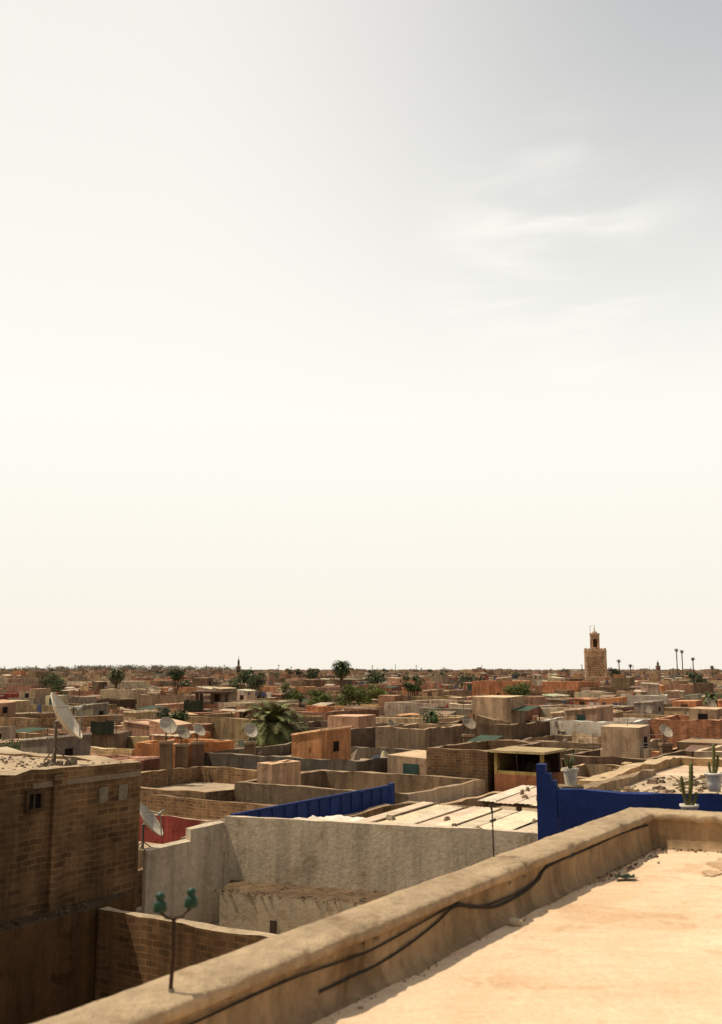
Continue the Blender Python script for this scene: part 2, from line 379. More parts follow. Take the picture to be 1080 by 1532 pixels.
# ================================================================ OWN TERRACE
ZF=.14; ZT=.44
def off(a,b,d):
    v=(b-a).normalized(); n=Vector((v.y,-v.x)); return a+n*d,b+n*d
def isect(a,b,c,d):
    r=b-a; s=d-c; t=((c-a).x*s.y-(c-a).y*s.x)/(r.x*s.y-r.y*s.x); return a+r*t
O0=W(-3.04,-3).to_2d(); O1=Vector((2.49,9.5)); O2=O1+Vector((.935,-.35))*9
def lines(d):
    a,b=off(O0,O1,d); c,e=off(O1,O2,d); x=isect(a,b,c,e); return a,x,e
def parapet():
    mb=MB()
    prof=[(-.0,-3.5),(-.0,ZT-.05),(-.022,ZT-.045),(-.026,ZT-.012),(-.02,ZT+.002),(.03,ZT+.005),(.08,ZT+.006),(.13,ZT+.006),(.18,ZT+.004),(.23,ZT+.002),(.258,ZT-.001),(.266,ZT-.01),(.267,ZT-.05),(.25,ZT-.062),(.238,ZT-.070),(.237,ZT-.12),(.236,ZT-.16),(.238,ZT-.2),(.246,ZT-.24),(.255,ZF+.03),(.275,ZF+.006),(.33,ZF-.01)]
    L3=[lines(d) for d,z in prof]
    for sidx in (0,1):
        ln=(L3[0][sidx+1]-L3[0][sidx]).length; n=int(ln/.028)
        prev=None
        for i in range(n+1):
            t=i/n; row=[]
            for j,(d,z) in enumerate(prof):
                P=L3[j][sidx].lerp(L3[j][sidx+1],t)
                v=Vector((P.x,P.y,z))
                if 0<j:
                    a=.010*noise.noise(Vector((P.x*2.2,P.y*2.2,z*2+j*.13)))+.006*noise.noise(Vector((P.x*9,P.y*9,z*9)))+.004*noise.noise(Vector((P.x*24,P.y*24,z*24)))
                    e=noise.noise(Vector((P.x*5.5,P.y*5.5,3.3)))+.6*noise.noise(Vector((P.x*14,P.y*14,1.3)))
                    if 10<=j<=13: a-=.022*max(0,e-.15)*2
                    if 2<=j<=4: a-=-.010*max(0,e)
                    v+=Vector((a*.8,-a*.6,a*.9 if j<18 else a*.4))
                row.append(v)
            if prev:
                for j in range(len(prof)-1):
                    cap=2<=j<=11
                    mb.face([prev[j],row[j],row[j+1],prev[j+1]],iPC if cap else iPL,(.41,.30,.185) if cap else (.38,.255,.14))
            prev=row
    return mb.finish('terrace_parapet',pq=False,smooth=True,merge=True)
parapet()
mb=MB()
a,x,e=lines(.30)
gx=.08
d1=(a-x).normalized(); d2=(e-x).normalized()
n1,n2=150,110
def FP(i,j):
    P=x+d1*(i*gx)+d2*(j*gx)
    z=ZF+.014*noise.noise(Vector((P.x*.8,P.y*.8,0)))+.009*noise.noise(Vector((P.x*3,P.y*3,5)))+.004*noise.noise(Vector((P.x*8,P.y*8,5)))
    return (P.x,P.y,z)
for i in range(n1):
    for j in range(n2):
        mb.face([FP(i,j),FP(i+1,j),FP(i+1,j+1),FP(i,j+1)],iFL,(.72,.545,.365))
mb.finish('terrace_floor',pq=False,smooth=True,merge=True)
mb=MB(); 
o_=[O0,O1,O2,O2+Vector((-4,-12))]
mb.prism([(v.x,v.y) for v in reversed(o_)],-9.8,ZF-.1,iPL,(.30,.21,.13)); mb.finish('terrace_building',pq=False)

mb=MB()
cr=lines(.26)[1]
for i in range(200):
    s=U(0,1)**1.5*1.5; w=abs(random.gauss(0,.08)); P=cr+ (d1 if R()<.45 else d2)*s + (d2 if R()<.5 else d1)*w+Vector((.02,-.03))
    r=U(.004,.016); mb.chunk(P.x,P.y,ZF,r,r*U(.5,1.0),jit(random.choice([(.25,.17,.1),(.38,.28,.18),(.16,.11,.07)])))
for i in range(200):
    s=U(0,1)*8; w=abs(random.gauss(0,.05)); P=cr+d1*s+d2*(w+.03); r=U(.003,.011); mb.chunk(P.x,P.y,ZF,r,r*U(.5,1.),jit((.36,.26,.16),.3))
mb.finish('rubble_pile',pq=False)
def flake(cx,cy,rr,ax,col,h=.012,seed=0):
    n=64; pts=[]
    for k in range(n):
        an=6.283*k/n; r=rr*(1+.75*noise.noise(Vector((math.cos(an)*1.5+seed,math.sin(an)*1.5,seed)))+.3*noise.noise(Vector((math.cos(an)*5,math.sin(an)*5+seed,2))))
        u,v=math.cos(an)*r*ax,math.sin(an)*r
        pts.append((cx+u*.54+v*.84,cy+u*.84-v*.54))
    mb.prism(pts,ZF-.03,ZF+h,iFL,col)
mb=MB()
for i,(cx,cy,rr,ax,cl_) in enumerate(((3.0,8.45,.14,1.9,(.52,.375,.235)),(2.72,8.05,.06,2.4,(.54,.39,.25)),(3.6,8.35,.10,1.5,(.56,.41,.27)))):
    flake(cx,cy,rr,ax,cl_,.008,i*3.7)
mb.finish('fallen_plaster',pq=False)
def stone(name,x,y,z,r,col,mat=iPL):
    mb=MB(); n=10;m=7
    def P(i,j):
        th=math.pi*i/m; ph=2*math.pi*(j%n)/n; d=Vector((math.sin(th)*math.cos(ph),math.sin(th)*math.sin(ph),math.cos(th)))
        k=r*(1+.35*noise.noise(d*1.7+Vector((x,y,0))))
        return (x+d.x*k*1.25,y+d.y*k,z+r*.6+d.z*k*.75)
    for i in range(m):
        for j in range(n): mb.face([P(i,j),P(i+1,j),P(i+1,j+1),P(i,j+1)],mat,col)
    return mb.finish(name,pq=False,smooth=True,merge=True)
stone('white_stone',.95,6.46,ZF,.038,(.55,.44,.3))
mb=MB(); n=9
def RG(i,j):
    u,v=(i/n-.5)*.16,(j/n-.5)*.10; z=ZF+.012+.028*abs(noise.noise(Vector((u*22,v*22,7))))+.02*max(0,noise.noise(Vector((u*50,v*50,2)))); return (2.0+u+.03*noise.noise(Vector((v*20,1,u*20))),7.85+v+.03*noise.noise(Vector((u*20,v*9,4))),z)
for i in range(n):
    for j in range(n): mb.face([RG(i,j),RG(i+1,j),RG(i+1,j+1),RG(i,j+1)],iPT,(.02,.035,.02))
mb.finish('green_rag',pq=False,merge=True)
def cable(name,pts,r=.008,col=(.03,.022,.016)):
    mb=MB(); P=[]
    V=[Vector(p) for p in pts]
    for i in range(len(V)-1):
        p0=V[max(0,i-1)];p1=V[i];p2=V[i+1];p3=V[min(len(V)-1,i+2)]
        for k in range(8):
            t=k/8; P.append(.5*((2*p1)+(-p0+p2)*t+(2*p0-5*p1+4*p2-p3)*t*t+(-p0+3*p1-3*p2+p3)*t**3))
    P.append(V[-1]); mb.tube(P,r,7,iPT,col); return mb.finish(name,pq=False,smooth=True,merge=True)
def inn(q,z,o=.0): return W(-2.79+o,q,z)
cable('electric_cable',[inn(9.0,.35),inn(8.3,.372),inn(7.6,.365),inn(6.75,.36),inn(6.55,.30),inn(6.3,.262),inn(5.9,.255),inn(5.6,.31),inn(5.35,.368)],.0085)
cable('electric_cable',[inn(6.72,.375),inn(6.6,.33),inn(6.35,.28),inn(5.7,.29),inn(5.35,.355),inn(5.1,.31),inn(4.8,.265),inn(4.5,.240),inn(4.2,.236),inn(4.0,.236)],.006)
cable('electric_cable',[inn(5.4,.372),inn(5.0,.352),inn(4.4,.32),inn(3.8,.345),inn(3.2,.34),inn(2.4,.33),inn(1.6,.33)],.005)

mb=MB(); x,y=-.745,4.17
mb.tube([(x,y,ZT-.02),(x,y,ZT+.02)],[.016,.010],10,iPL,(.2,.15,.1))
mb.tube([(x-.004,y,ZT),(x+.004,y,ZT+.15),(x+.002,y,ZT+.285)],.0085,8,iPT,(.05,.025,.015))
mb.tube([(x+.002,y,ZT+.28),(x-.03,y,ZT+.286),(x-.052,y,ZT+.305),(x-.054,y,ZT+.33)],.0065,7,iPT,(.05,.025,.015))
mb.tube([(x+.002,y,ZT+.28),(x+.035,y,ZT+.29),(x+.064,y,ZT+.318),(x+.07,y,ZT+.345)],.0065,7,iPT,(.05,.025,.015))
prof=[(.0,.074),(.008,.074),(.015,.070),(.019,.062),(.019,.054),(.015,.048),(.016,.043),(.023,.038),(.026,.028),(.027,.014),(.028,.004),(.024,0),(.012,.008),(0,.01)]
for ix,iz in ((x-.054,ZT+.308),(x+.07,ZT+.325)):
    mb.lathe([(r,z+iz) for r,z in prof],ix,y,24,iGZ,(.006,.036,.016))
mb.finish('insulator_post',pq=False,smooth=True,merge=True)
mb=MB(); x,y=.895,7.02
mb.tube([(x,y,ZT-.02),(x-.005,y,ZT+.33)],.005,6,iPT,(.03,.02,.02)); mb.tube([(x-.02,y,ZT+.24),(x+.02,y,ZT+.255)],.01,6,iPT,(.03,.02,.02))
mb.tube([(x-.005,y,ZT+.30),(x-.012,y,ZT+.35)],.008,6,iPT,(.04,.03,.03))
mb.finish('antenna_rod',pq=False)

# ================================================================ LEFT BRICK BUILDING
mb=MB()
house_mesh(mb,-20.5,-13.2,4.5,13.3,.1,.04,iBR,(.19,.118,.06),(.42,.31,.2),th=.3,seg=.3,wins=False,cap=(.44,.33,.21))
win(mb,1,-20.5,-13.2,4.5,13.3,6.45,-.36,.24,.22,(.10,.06,.03))
mb.box(-13.22,-13.13,11.3,11.55,-3,.0,iBR,(.2,.125,.065))
mb.box(-13.22,-13.17,10.9,13.25,-.17,-.08,iPC,(.3,.22,.14))
for q in (12.3,12.75): mb.box(-13.22,-13.165,q,q+.2,-.55,-.28,iPC,(.26,.21,.14))
mb.finish('brick_building')
dish(*W(-13.95,12.05,.1),az=4,k=3,s=1.0)
mb=MB()
for i in range(420):
    p,q=U(-17,-13.3),U(8,13.2); r=U(.012,.045)
    mb.chunk(p,q,.06,r,r*U(.3,.8),jit(random.choice([(.28,.2,.13),(.36,.28,.19),(.16,.11,.07)])))
v_=(-13.95,12.05)
for i in range(14): mb.chunk(v_[0]+random.gauss(0,.13),v_[1]+random.gauss(0,.13),.06,U(.05,.1),U(.06,.12),jit((.22,.17,.12)))
mb.finish('roof_rubble')
mb=MB()
mb.prism([(-13.17,3),(-12.72,3),(-12.72,11.9),(-13.17,13.2)],-9.8,-2.1,iPL,(.13,.068,.028),topmat=iPL,topcol=(.10,.063,.036))
for i in range(120): mb.chunk(U(-13.15,-12.75),U(8,11.9),-2.1,U(.02,.05),U(.02,.05),jit((.11,.07,.04),.3))
mb.finish('light_well_wall')
mb=MB(); mb.wall((-12.72,11.95),(-3.1,12.05),.22,-9.8,-2.12,iBR,(.15,.088,.044),capcol=(.45,.34,.22)); mb.finish('brick_wall')
mb=MB(); mb.box(-12.7,-3.1,3,11.94,-9.7,-6,iPL,(.10,.07,.04)); mb.finish('light_well_floor')
# ================================================================ WHITE WALL HOUSE
W0=Vector((-12.5,14.8)); W1=Vector((-6.0,16.27)); wd=(W1-W0).normalized(); wn=Vector((wd.y,-wd.x))
mb=MB()
mb.wall(W0,W1,.2,-9.8,-1.0,iWH,(.58,.475,.335),capcol=(.62,.5,.37),z1b=-.98,rough=.6)
mb.finish('white_parapet_wall')
mb=MB()
mb.wall((-13.15,13.45),(-12.75,14.15),.2,-9.8,-1.46,iWH,(.60,.485,.35),z1b=-1.36,capcol=(.58,.48,.35)); 
mb.wall((-12.75,14.15),(-12.5,14.79),.2,-9.8,-1.18,iWH,(.60,.485,.35),z1b=-1.12,capcol=(.58,.48,.35)); mb.finish('white_side_wall')
mb=MB()
L0=W0+wd*.15; L1=Vector((-3.2,16.9)); 
def q2(v): return (v.x,v.y)
poly=[q2(L0+wn*1.0+wd*.3),q2(L1+wn*1.0),q2(L1+wn*.003),q2(L0+wn*.003)]
mb.prism(poly,-9.8,-2.12,iWH,(.46,.37,.255),topmat=iPL,topcol=(.16,.105,.06))
for i in range(520):
    t=U(.1,8.5); o=U(.8,1.02) if R()<.55 else U(.02,.95); c=L0+wd*t+wn*o; r=U(.01,.045)
    mb.chunk(c.x,c.y,-2.125,r,r*U(.3,.7),jit((.17,.115,.065),.35))
mb.box(-10.9,-10.78,14.13,14.2,-2.75,-2.5,iDK,(.06,.04,.03))
mb.finish('rubble_ledge')
mb=MB(); mb.prism([(-12.72,12.2),(-3.1,12.3),(-3.1,16.9),(-12.5,14.7),(-13.1,13.4)],-9.8,-2.85,iWH,(.46,.38,.28)); mb.finish('patio_floor')
mb=MB()
for i in range(90):
    p,q=U(-12.5,-9),U(12.4,13.7); r=U(.01,.05); mb.chunk(p,q,-2.855,r,r*.6,jit((.26,.2,.14),.4))
mb.finish('patio_debris')

mb=MB(); 
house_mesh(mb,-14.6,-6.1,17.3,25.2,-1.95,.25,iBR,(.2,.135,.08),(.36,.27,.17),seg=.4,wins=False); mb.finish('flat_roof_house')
def corr(name,p0,p1,q0,q1,z0,z1,col,pan=.42):
    mb=MB(); n=int((p1-p0)/pan)
    for i in range(n):
        a=p0+(p1-p0)*i/n; b=a+(p1-p0)/n*.985; dz=U(-.015,.02); qa=q0+U(-.25,.2); qe=q1+U(-.2,.2); c=jit(col,.12); sk=U(-.03,.03)
        k=8
        for j in range(k):
            x0=a+(b-a)*j/k; x1=a+(b-a)*(j+1)/k; u0=.012*(j%2)+dz; u1=.012*((j+1)%2)+dz
            mb.face([(x0,qa,z0+u0),(x1,qa,z0+u1),(x1+sk,qe,z1+u1),(x0+sk,qe,z1+u0)],iPT,c)
            mb.face([(x0,qa,z0+u0-.02),(x1,qa,z0+u1-.02),(x1+sk,qe,z1+u1-.02),(x0+sk,qe,z1+u0-.02)],iPT,(.2,.17,.13))
        if i%2==0: mb.tube([(b,qa+.05,z0+dz+.015),(b+sk,qe-.05,z1+dz+.015)],.016,4,iPT,(.34,.25,.16))
    for j in range(4):
        q=q0+.3+(q1-q0-.6)*j/3; z=z0+(z1-z0)*(q-q0)/(q1-q0)
        mb.box(p0,p1,q-.03,q+.03,z-.1,z-.03,iPL,(.2,.14,.09))
    for i in range(5):
        p,q=U(p0+.3,p1-.3),U(q0+.4,q1-.4); mb.chunk(p,q,z0+(z1-z0)*(q-q0)/(q1-q0)+.02,U(.05,.12),U(.05,.1),jit((.3,.22,.15)))
    for pp in (p0+.1,(p0+p1)/2,p1-.1):
        for qq in (q0+.35,q1-.35): mb.box(pp-.04,pp+.04,qq-.04,qq+.04,-2.3,z0-.06,iPL,(.2,.14,.09))
    return mb.finish(name)
corr('corrugated_roof',-12.3,-8.0,18.6,21.9,-1.60,-1.50,(.72,.58,.41))
corr('corrugated_roof',-11.2,-9.2,22.6,25.2,-1.46,-1.34,(.70,.57,.41))
mb=MB(); n=18
def TP(i,j):
    p=-13.6+1.3*i/n; q=18.3+1.5*j/n; d=Vector((p*3,q*3,4)); return (p+.08*noise.noise(d*1.3),q+.08*noise.noise(d*1.7),-1.62+.12*noise.noise(d)+.06*noise.noise(d*2.7)-.05*abs(i/n-.5))
for i in range(n):
    for j in range(n): mb.face([TP(i,j),TP(i+1,j),TP(i+1,j+1),TP(i,j+1)],iPT,(.72,.64,.52))
mb.finish('white_tarpaulin',merge=True,smooth=True)
mb=MB(); BLUE=(.017,.040,.165)
for i in range(14):
    q=17.7+i*.48; mb.box(-14.78,-14.74,q,q+.45,-2.5,-1.5+U(-.015,.015),iPT,jit(BLUE,.12)); mb.box(-14.735,-14.70,q-.015,q+.03,-2.5,-1.52,iPT,jit(BLUE,.2))
mb.box(-14.8,-14.69,24.42,24.6,-2.6,-1.42,iPT,jit(BLUE)); mb.box(-14.79,-14.72,17.7,24.4,-1.5,-1.46,iPT,BLUE)
mb.finish('blue_metal_fence')
# ================================================================ BLUE BUILDING right
B0=Vector((-5.95,14.0)); B1=Vector((-3.85,14.55)); B2=Vector((2.5,16.2))
mb=MB(); bd=(B1-B0).normalized(); BL2=(.013,.030,.135)
mb.prism([(-5.95,14.02),(2.5,16.22),(2.5,21),(-6.4,21)],-9.8,-.42,iRF,(.50,.38,.25))
mb.wall(B0+bd*.3,B2,.16,-9.8,-.02,iPT,BL2,capcol=(.03,.06,.20))
mb.wall((-5.98,14.16),(-6.43,20.9),.001,-9.8,-.43,iPT,BL2)
mb.wall((-5.95,14.2),(-6.38,20.9),-.12,-.42,-.16,iPL,(.36,.25,.15),z1b=-.3)
mb.prism([q2(B0+bd*0),q2(B0+bd*.29),q2(B0+bd*.29+Vector((-.04,.2))),q2(B0+Vector((-.04,.2)))],-9.8,.0,iPT,BL2)
for k,(w_,z0_,z1_) in enumerate(((.27,.0,.1),(.2,.1,.2),(.13,.2,.33))):
    mb.prism([q2(B0+bd*0),q2(B0+bd*w_),q2(B0+bd*w_+Vector((-.04,.19))),q2(B0+Vector((-.04,.19)))],z0_+.002,z1_,iPT,BL2)
mb.finish('blue_building')
mb=MB()
for i in range(1100):
    p,q=U(-6.0,1),U(15.0,20.8); 
    if q<14.6+(p+5.9)*.26+.3: continue
    r=U(.015,.085)*(.35+R()); h=r*U(.2,.9)
    mb.chunk(p,q,-.425,r,h,jit(random.choice([(.36,.25,.15),(.46,.35,.23),(.24,.17,.11),(.5,.4,.28),(.14,.1,.07),(.3,.2,.12)])))
for i in range(50):
    p,q=U(-5.6,-1),U(16,20.3); an=U(0,3.1); l=U(.3,1.1); mb.tube([(p,q,-.38),(p+l*math.cos(an),q+l*math.sin(an),-.36+U(0,.06))],.014,5,iPL,jit((.25,.17,.1)))
mb.finish('rooftop_rubbish')
mb=MB(); house_mesh(mb,-8.0,4,21.05,28.2,-.62,.22,iPL,(.38,.25,.125),(.64,.47,.32),th=.34,seg=.35,wins=False,cap=(.55,.40,.24)); mb.finish('ochre_terrace_house')

def pot(mb,x,y,z,s=1.0,col=(.66,.6,.5)):
    mb.lathe([(r*s,z+h*s) for r,h in ((0,.0),(.075,.0),(.09,.1),(.105,.2),(.118,.2),(.12,.235),(.104,.235),(.1,.205),(0,.2))],x,y,18,iPT,col)
def cactus(name,x,y,z,arms,s=1.0):
    mb=MB(); pot(mb,x,y,z,s)
    for (dx,dy,h,r,bend) in arms:
        P=[];rr=[]
        for i in range(13):
            t=i/12; P.append((x+dx+bend*math.sin(t*1.6),y+dy,z+.19*s+h*t)); rr.append(r*(.8+.3*math.sin(t*2.6))*(1+.12*(i%2)) if i<12 else r*.3)
        mb.tube(P,rr,9,iLF,jit((.13,.12,.035),.1))
        for i in range(1,12):
            for a in range(4): 
                b=Vector(P[i]); d=Vector((math.cos(a*1.57+i),math.sin(a*1.57+i),.3)); mb.tube([b+d*r*.8,b+d*(r+.02)],[.004,.001],4,iLF,(.12,.12,.05),False)
    return mb.finish(name,pq=False,smooth=True,merge=True)
cactus('potted_cactus',5.0,14.55,.0,[(0,0,.46,.02,.02),(.03,.02,.30,.016,.05),(-.03,0,.2,.014,-.03)],1.1)
cactus('potted_cactus',4.20,13.2,-.24,[(0,0,.58,.024,.05),(-.02,0,.40,.02,-.06),(.03,0,.2,.016,.07)],1.0)
mb=MB(); mb.box(3.95,6.6,12.95,13.45,-9.8,-.24,iPT,BL2); mb.finish('blue_ledge',pq=False)
def agave(name,x,y,z,s=1.0,n=22,h=.5):
    mb=MB(); pot(mb,x,y,z,s)
    for i in range(n):
        az=i*2.4; up=U(.95,1.5); l=h*U(.5,1.05); p=Vector((x,y,z+.2*s)); w=.016; prev=p; ang=up
        for k in range(5):
            d=Vector((math.cos(az)*math.cos(ang),math.sin(az)*math.cos(ang),math.sin(ang))); nx=prev+d*l/5; sd=Vector((-math.sin(az),math.cos(az),0)); w2=w*(1-(k+1)/5.2)
            mb.face([prev-sd*w,prev+sd*w,nx+sd*w2,nx-sd*w2],iLF,jit((.09,.10,.04),.2)); prev=nx; w=w2; ang-=.12
    return mb.finish(name,pq=False)
agave('potted_agave',3.12,15.3,-.0,1.05)
mb=MB(); mb.box(2.96,3.28,15.15,15.47,-.44,-.002,iPL,(.3,.21,.13)); mb.finish('plant_plinth',pq=False)

# ================================================================ HAND-PLACED MID HOUSES
RES=[]
def hand(name,p0,p1,q0,q1,zt,par,wm,col,seg=.4,clut=True,**k):
    mb=MB(); house_mesh(mb,p0,p1,q0,q1,zt,par,wm,col,seg=seg,**k)
    if clut: clutter(mb,p0+.2,p1-.2,q0+.2,q1-.2,zt-par,1.5)
    RES.append((p0,p1,q0,q1)); return mb.finish(name)
DB=(.14,.09,.052)
hand('brick_house',-21.5,-15,25.9,31.0,-1.9,.7,iPL,(.19,.13,.08),xcol=(.60,.45,.30),xm=iWH,clut=False,wins=False)
hand('brick_tower_house',-17.4,-15.05,31.3,36,-1.0,.4,iBR,(.13,.083,.048),clut=False)
hand('brick_house',-29,-21.2,32.7,39,-1.75,.5,iPL,(.14,.11,.08),wins=False)
hand('brick_house',-28,-21.6,24.6,31.5,-2.15,.6,iBR,(.22,.143,.082),clut=False,wins=False)
hand('plaster_stair_tower',-20.9,-20.3,26.3,27.9,-1.3,.08,iPL,(.44,.28,.17),zb=-3,clut=False,wins=False)
hand('brick_house',-33,-27.2,41.5,47,-1.15,.5,iPL,(.16,.11,.075))
hand('orange_house',-31.6,-28.8,31.4,34.6,-1.35,.3,iPL,(.50,.20,.075),clut=False)
hand('plaster_house',-25.6,-22.9,41.1,45,-1.0,.4,iPL,(.28,.19,.115))
hand('plaster_house',-24.5,-20.4,45.2,50,-.95,.4,iPL,DB)
hand('plaster_house',-20.8,-17.3,38.5,44,-1.9,.5,iPL,(.30,.195,.115))
hand('white_walled_house',-21,-16.3,50.2,55,-.9,.8,iWH,(.62,.54,.43),wins=False)
hand('plaster_house',-20.2,-14.5,44.6,49.6,-1.62,.4,iPL,(.25,.165,.1))
hand('brick_house',-16.1,-12.6,53.3,58,-.85,.8,iBR,(.38,.18,.1))
hand('plaster_house',-14.6,-9.2,34,39,-2.0,.5,iPL,(.36,.25,.155))
hand('plaster_house',-9.0,-2,34,41,-1.7,.5,iPL,(.32,.215,.13))
hand('plaster_house',-11,-4,42,49,-1.55,.4,iPL,(.44,.32,.21))
hand('plaster_house',-14.7,-8.4,26.2,31,-2.3,.4,iPL,(.30,.2,.12),clut=False)
RES+=[(-20.6,-13,4,13.4),(-15,6,3,25.3),(-6.6,4.2,13,28.4),(-8.2,4.2,20,28.4)]
mb=MB(); mb.wall((-21.9,21.3),(-18.4,21.3),.15,-9.8,-2.35,iPL,(.26,.05,.04),capcol=(.38,.28,.18)); mb.finish('red_wall')
mb=MB(); mb.box(-24,-15.2,14.2,24.4,-9.8,-3.1,iRF,(.42,.33,.22)); mb.wall((-15.4,14.2),(-15.4,24.3),.2,-3.1,-2.4,iBR,(.19,.12,.07)); mb.wall((-24,24.3),(-15.6,24.3),.2,-3.1,-2.3,iBR,(.22,.14,.08)); mb.wall((-19,17.6),(-15.7,17.6),.2,-3.1,-2.3,iPL,(.30,.21,.13),z1b=-2.6)
mb.wall((-18,19.6),(-15.7,19.9),.2,-3.1,-2.5,iPL,(.38,.28,.18),z1b=-2.3); mb.box(-17.9,-16.9,20.2,21.2,-3.1,-2.2,iPL,(.24,.16,.1))
mb.finish('courtyard_house'); RES.append((-24.2,-15,14,24.6))
mb=MB()
for i in range(520):
    p,q=U(-18.5,-15.6),U(14.6,20.5); r=U(.02,.15); mb.chunk(p,q,-3.105,r,r*U(.4,1.8),jit(random.choice([(.46,.37,.27),(.28,.2,.13),(.55,.48,.38),(.18,.12,.08),(.1,.07,.05)])))
mb.finish('rubble_pile')
v=W(-16.6,17.9); dish(v.x-.75,v.y+.3,-2.52,az=-2,k=0,s=1.15)
mb=MB(); Y=(.36,.25,.09)
p0,p1,q0,q1=-14.85,-13.1,31.4,33.2
RES.append((p0,p1+.2,q0,q1))
mb.box(p0,p1,q0,q1,-9.8,-1.75,iPL,(.30,.12,.055)); mb.box(p0+.1,p1-.1,q1-.15,q1,-1.75,-1.1,iDK,(.05,.03,.02))
for pp in (p0,p1-.1): mb.box(pp,pp+.1,q0,q0+.12,-1.748,-1.05,iPL,Y)
mb.box(p0-.1,p1+.1,q0-.1,q1+.1,-1.047,-.97,iRF,(.42,.32,.17)); mb.box(p0+.1,p1-.1,q0+.02,q0+.1,-1.748,-1.64,iPL,Y); mb.box(p0,p0+.1,q0+.2,q1-.2,-1.748,-1.05,iPL,(.2,.13,.05))
for i in range(16): mb.chunk(U(p0+.3,p1-.3),U(q0+.4,q1-.4),-1.75,U(.08,.2),U(.15,.45),jit((.07,.04,.025),.4))
mb.finish('yellow_shelter')
x,y=-14.2,98
mb=MB(); mb.box(x-1.5,x+1.5,y-1.5,y+1.5,-9.8,-1.5,iPL,TERRA)
mb.box(x-1.9,x+1.9,y-1.8,y+1.8,-.55,-.35,iPL,(.14,.085,.06))
for dx in (-1.4,0,1.4):
    for dy in (-1.3,1.3): mb.box(x+dx-.12,x+dx+.12,y+dy-.12,y+dy+.12,-1.5,-.55,iPL,(.1,.06,.04))
mb.finish('rooftop_pergola',pq=False)
for (x,y,z,w_,h_) in ((-13.2,52,-1.2,1.2,.6),(-13.5,82,-1.1,1.6,.75)):
    mb=MB(); mb.box(x-w_*.7,x+w_*.7,y+.1,y+3,-9.8,z-h_*.55,iPL,BROWN)
    n=int(w_/.15)
    for i in range(n): mb.box(x-w_/2+i*w_/n,x-w_/2+(i+.93)*w_/n,y,y+.05,z-h_*.6,z+h_/2+U(-.06,.05),iPT,jit((.04,.05,.03),.25))
    mb.box(x-w_/2,x+w_/2,y+.053,y+.09,z+.1,z+.15,iPT,(.03,.05,.03))
    mb.finish('green_screen',pq=False)
def block(x,y,w_,d_,zt,col,m=iPL,rot=-20):
    mb=MB()
    house_mesh(mb,-w_/2,w_/2,-d_/2,d_/2,zt,.4,m,col,(.44,.335,.225),seg=1.2)
    clutter(mb,-w_/2+.3,w_/2-.3,-d_/2+.3,d_/2-.3,zt-.4,.6)
    o=mb.finish('plaster_house',pq=False); o.location=(x,y,-9.8); o.rotation_euler=(0,0,math.radians(rot))
block(20.5,147,7.5,6,.1,(.5,.21,.10)); block(-21.5,128,5.5,5,-.5,(.5,.23,.11)); block(-28,120,4,4,-.6,(.5,.38,.24)); block(33,118,5,4,-1.2,(.6,.5,.38),iWH)
block(-36,110,5,4,-.8,(.24,.05,.04)); block(45,150,8,5,-.4,(.38,.21,.13)); block(9,165,7,5,-.3,(.42,.21,.13)); block(-12,158,9,5,-.9,(.5,.25,.13)); block(28,92,6,4,-1.9,(.46,.34,.22))

for (px_,py_,Y_,k,s,az) in ((250,1086,40,0,.95,-52),(273,1094,41,1,.8,-45),(297,1092,42,0,.75,-40),(375,1094,44,2,.7,-60),(700,1080,46,1,.9,-60),(995,1094,44,0,.8,-65),(1065,1052,75,1,1.2,-60),(967,1060,66,1,1.0,-55),(118,1062,80,1,1.1,-20),(585,1084,52,1,.85,-30),(836,1086,53,1,.85,-60)):
    X=(px_-540)/1525*Y_; z=1.7-(py_-1003)/1515*Y_-.6*s
    mbp=MB(); mbp.box(X-.22,X+.22,Y_-.2,Y_+.2,-9.8,z,iPL,jit(BROWN)); mbp.box(X-.27,X+.27,Y_-.25,Y_+.25,z-.1,z-.003,iPL,jit(TAN)); mbp.finish('chimney_pier',pq=False)
    dish(X,Y_,z,az,k,s)

# ================================================================ RANDOM MEDINA
def cells(Y0,Y1,size):
    q=-Y1
    out=[]
    while q<Y1*1.3:
        dq=size*U(.7,1.3); p=-Y1*1.2+U(0,3)
        while p<Y1:
            dp=size*U(.55,1.4)
            v=W(p+dp/2,q+dq/2)
            if Y0<=v.y<Y1 and abs(v.x)<.36*v.y*1.25+9: out.append((p,p+dp,q,q+dq,v))
            p+=dp
            if R()<.1: p+=U(1.5,3)
        q+=dq+(U(1.5,3) if R()<.15 else 0)
    return out
PALW=[BROWN]*5+[UMBER]*3+[TERRA]*5+[OCHRE]*4+[TAN]*4+[ROSE]*5+[GREY]*1+[CREAM]*3+[WHITE]*1+[ORANGE]*2
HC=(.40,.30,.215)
def hazed(c,h): return tuple(x*(1-h)+y*h for x,y in zip(c,HC))  # aerial haze blended into the building colour by distance
def clip(c):
    p0,p1,q0,q1,v=c
    for a in RES:
        if p0<a[1] and p1>a[0] and q0<a[3] and q1>a[2]:
            opts=[(p0,min(p1,a[0]-.1),q0,q1),(max(p0,a[1]+.1),p1,q0,q1),(p0,p1,q0,min(q1,a[2]-.1)),(p0,p1,max(q0,a[3]+.1),q1)]
            opts=[o for o in opts if o[1]-o[0]>1.2 and o[3]-o[2]>1.2]
            if not opts: return None
            p0,p1,q0,q1=max(opts,key=lambda o:(o[1]-o[0])*(o[3]-o[2]))
    return p0,p1,q0,q1
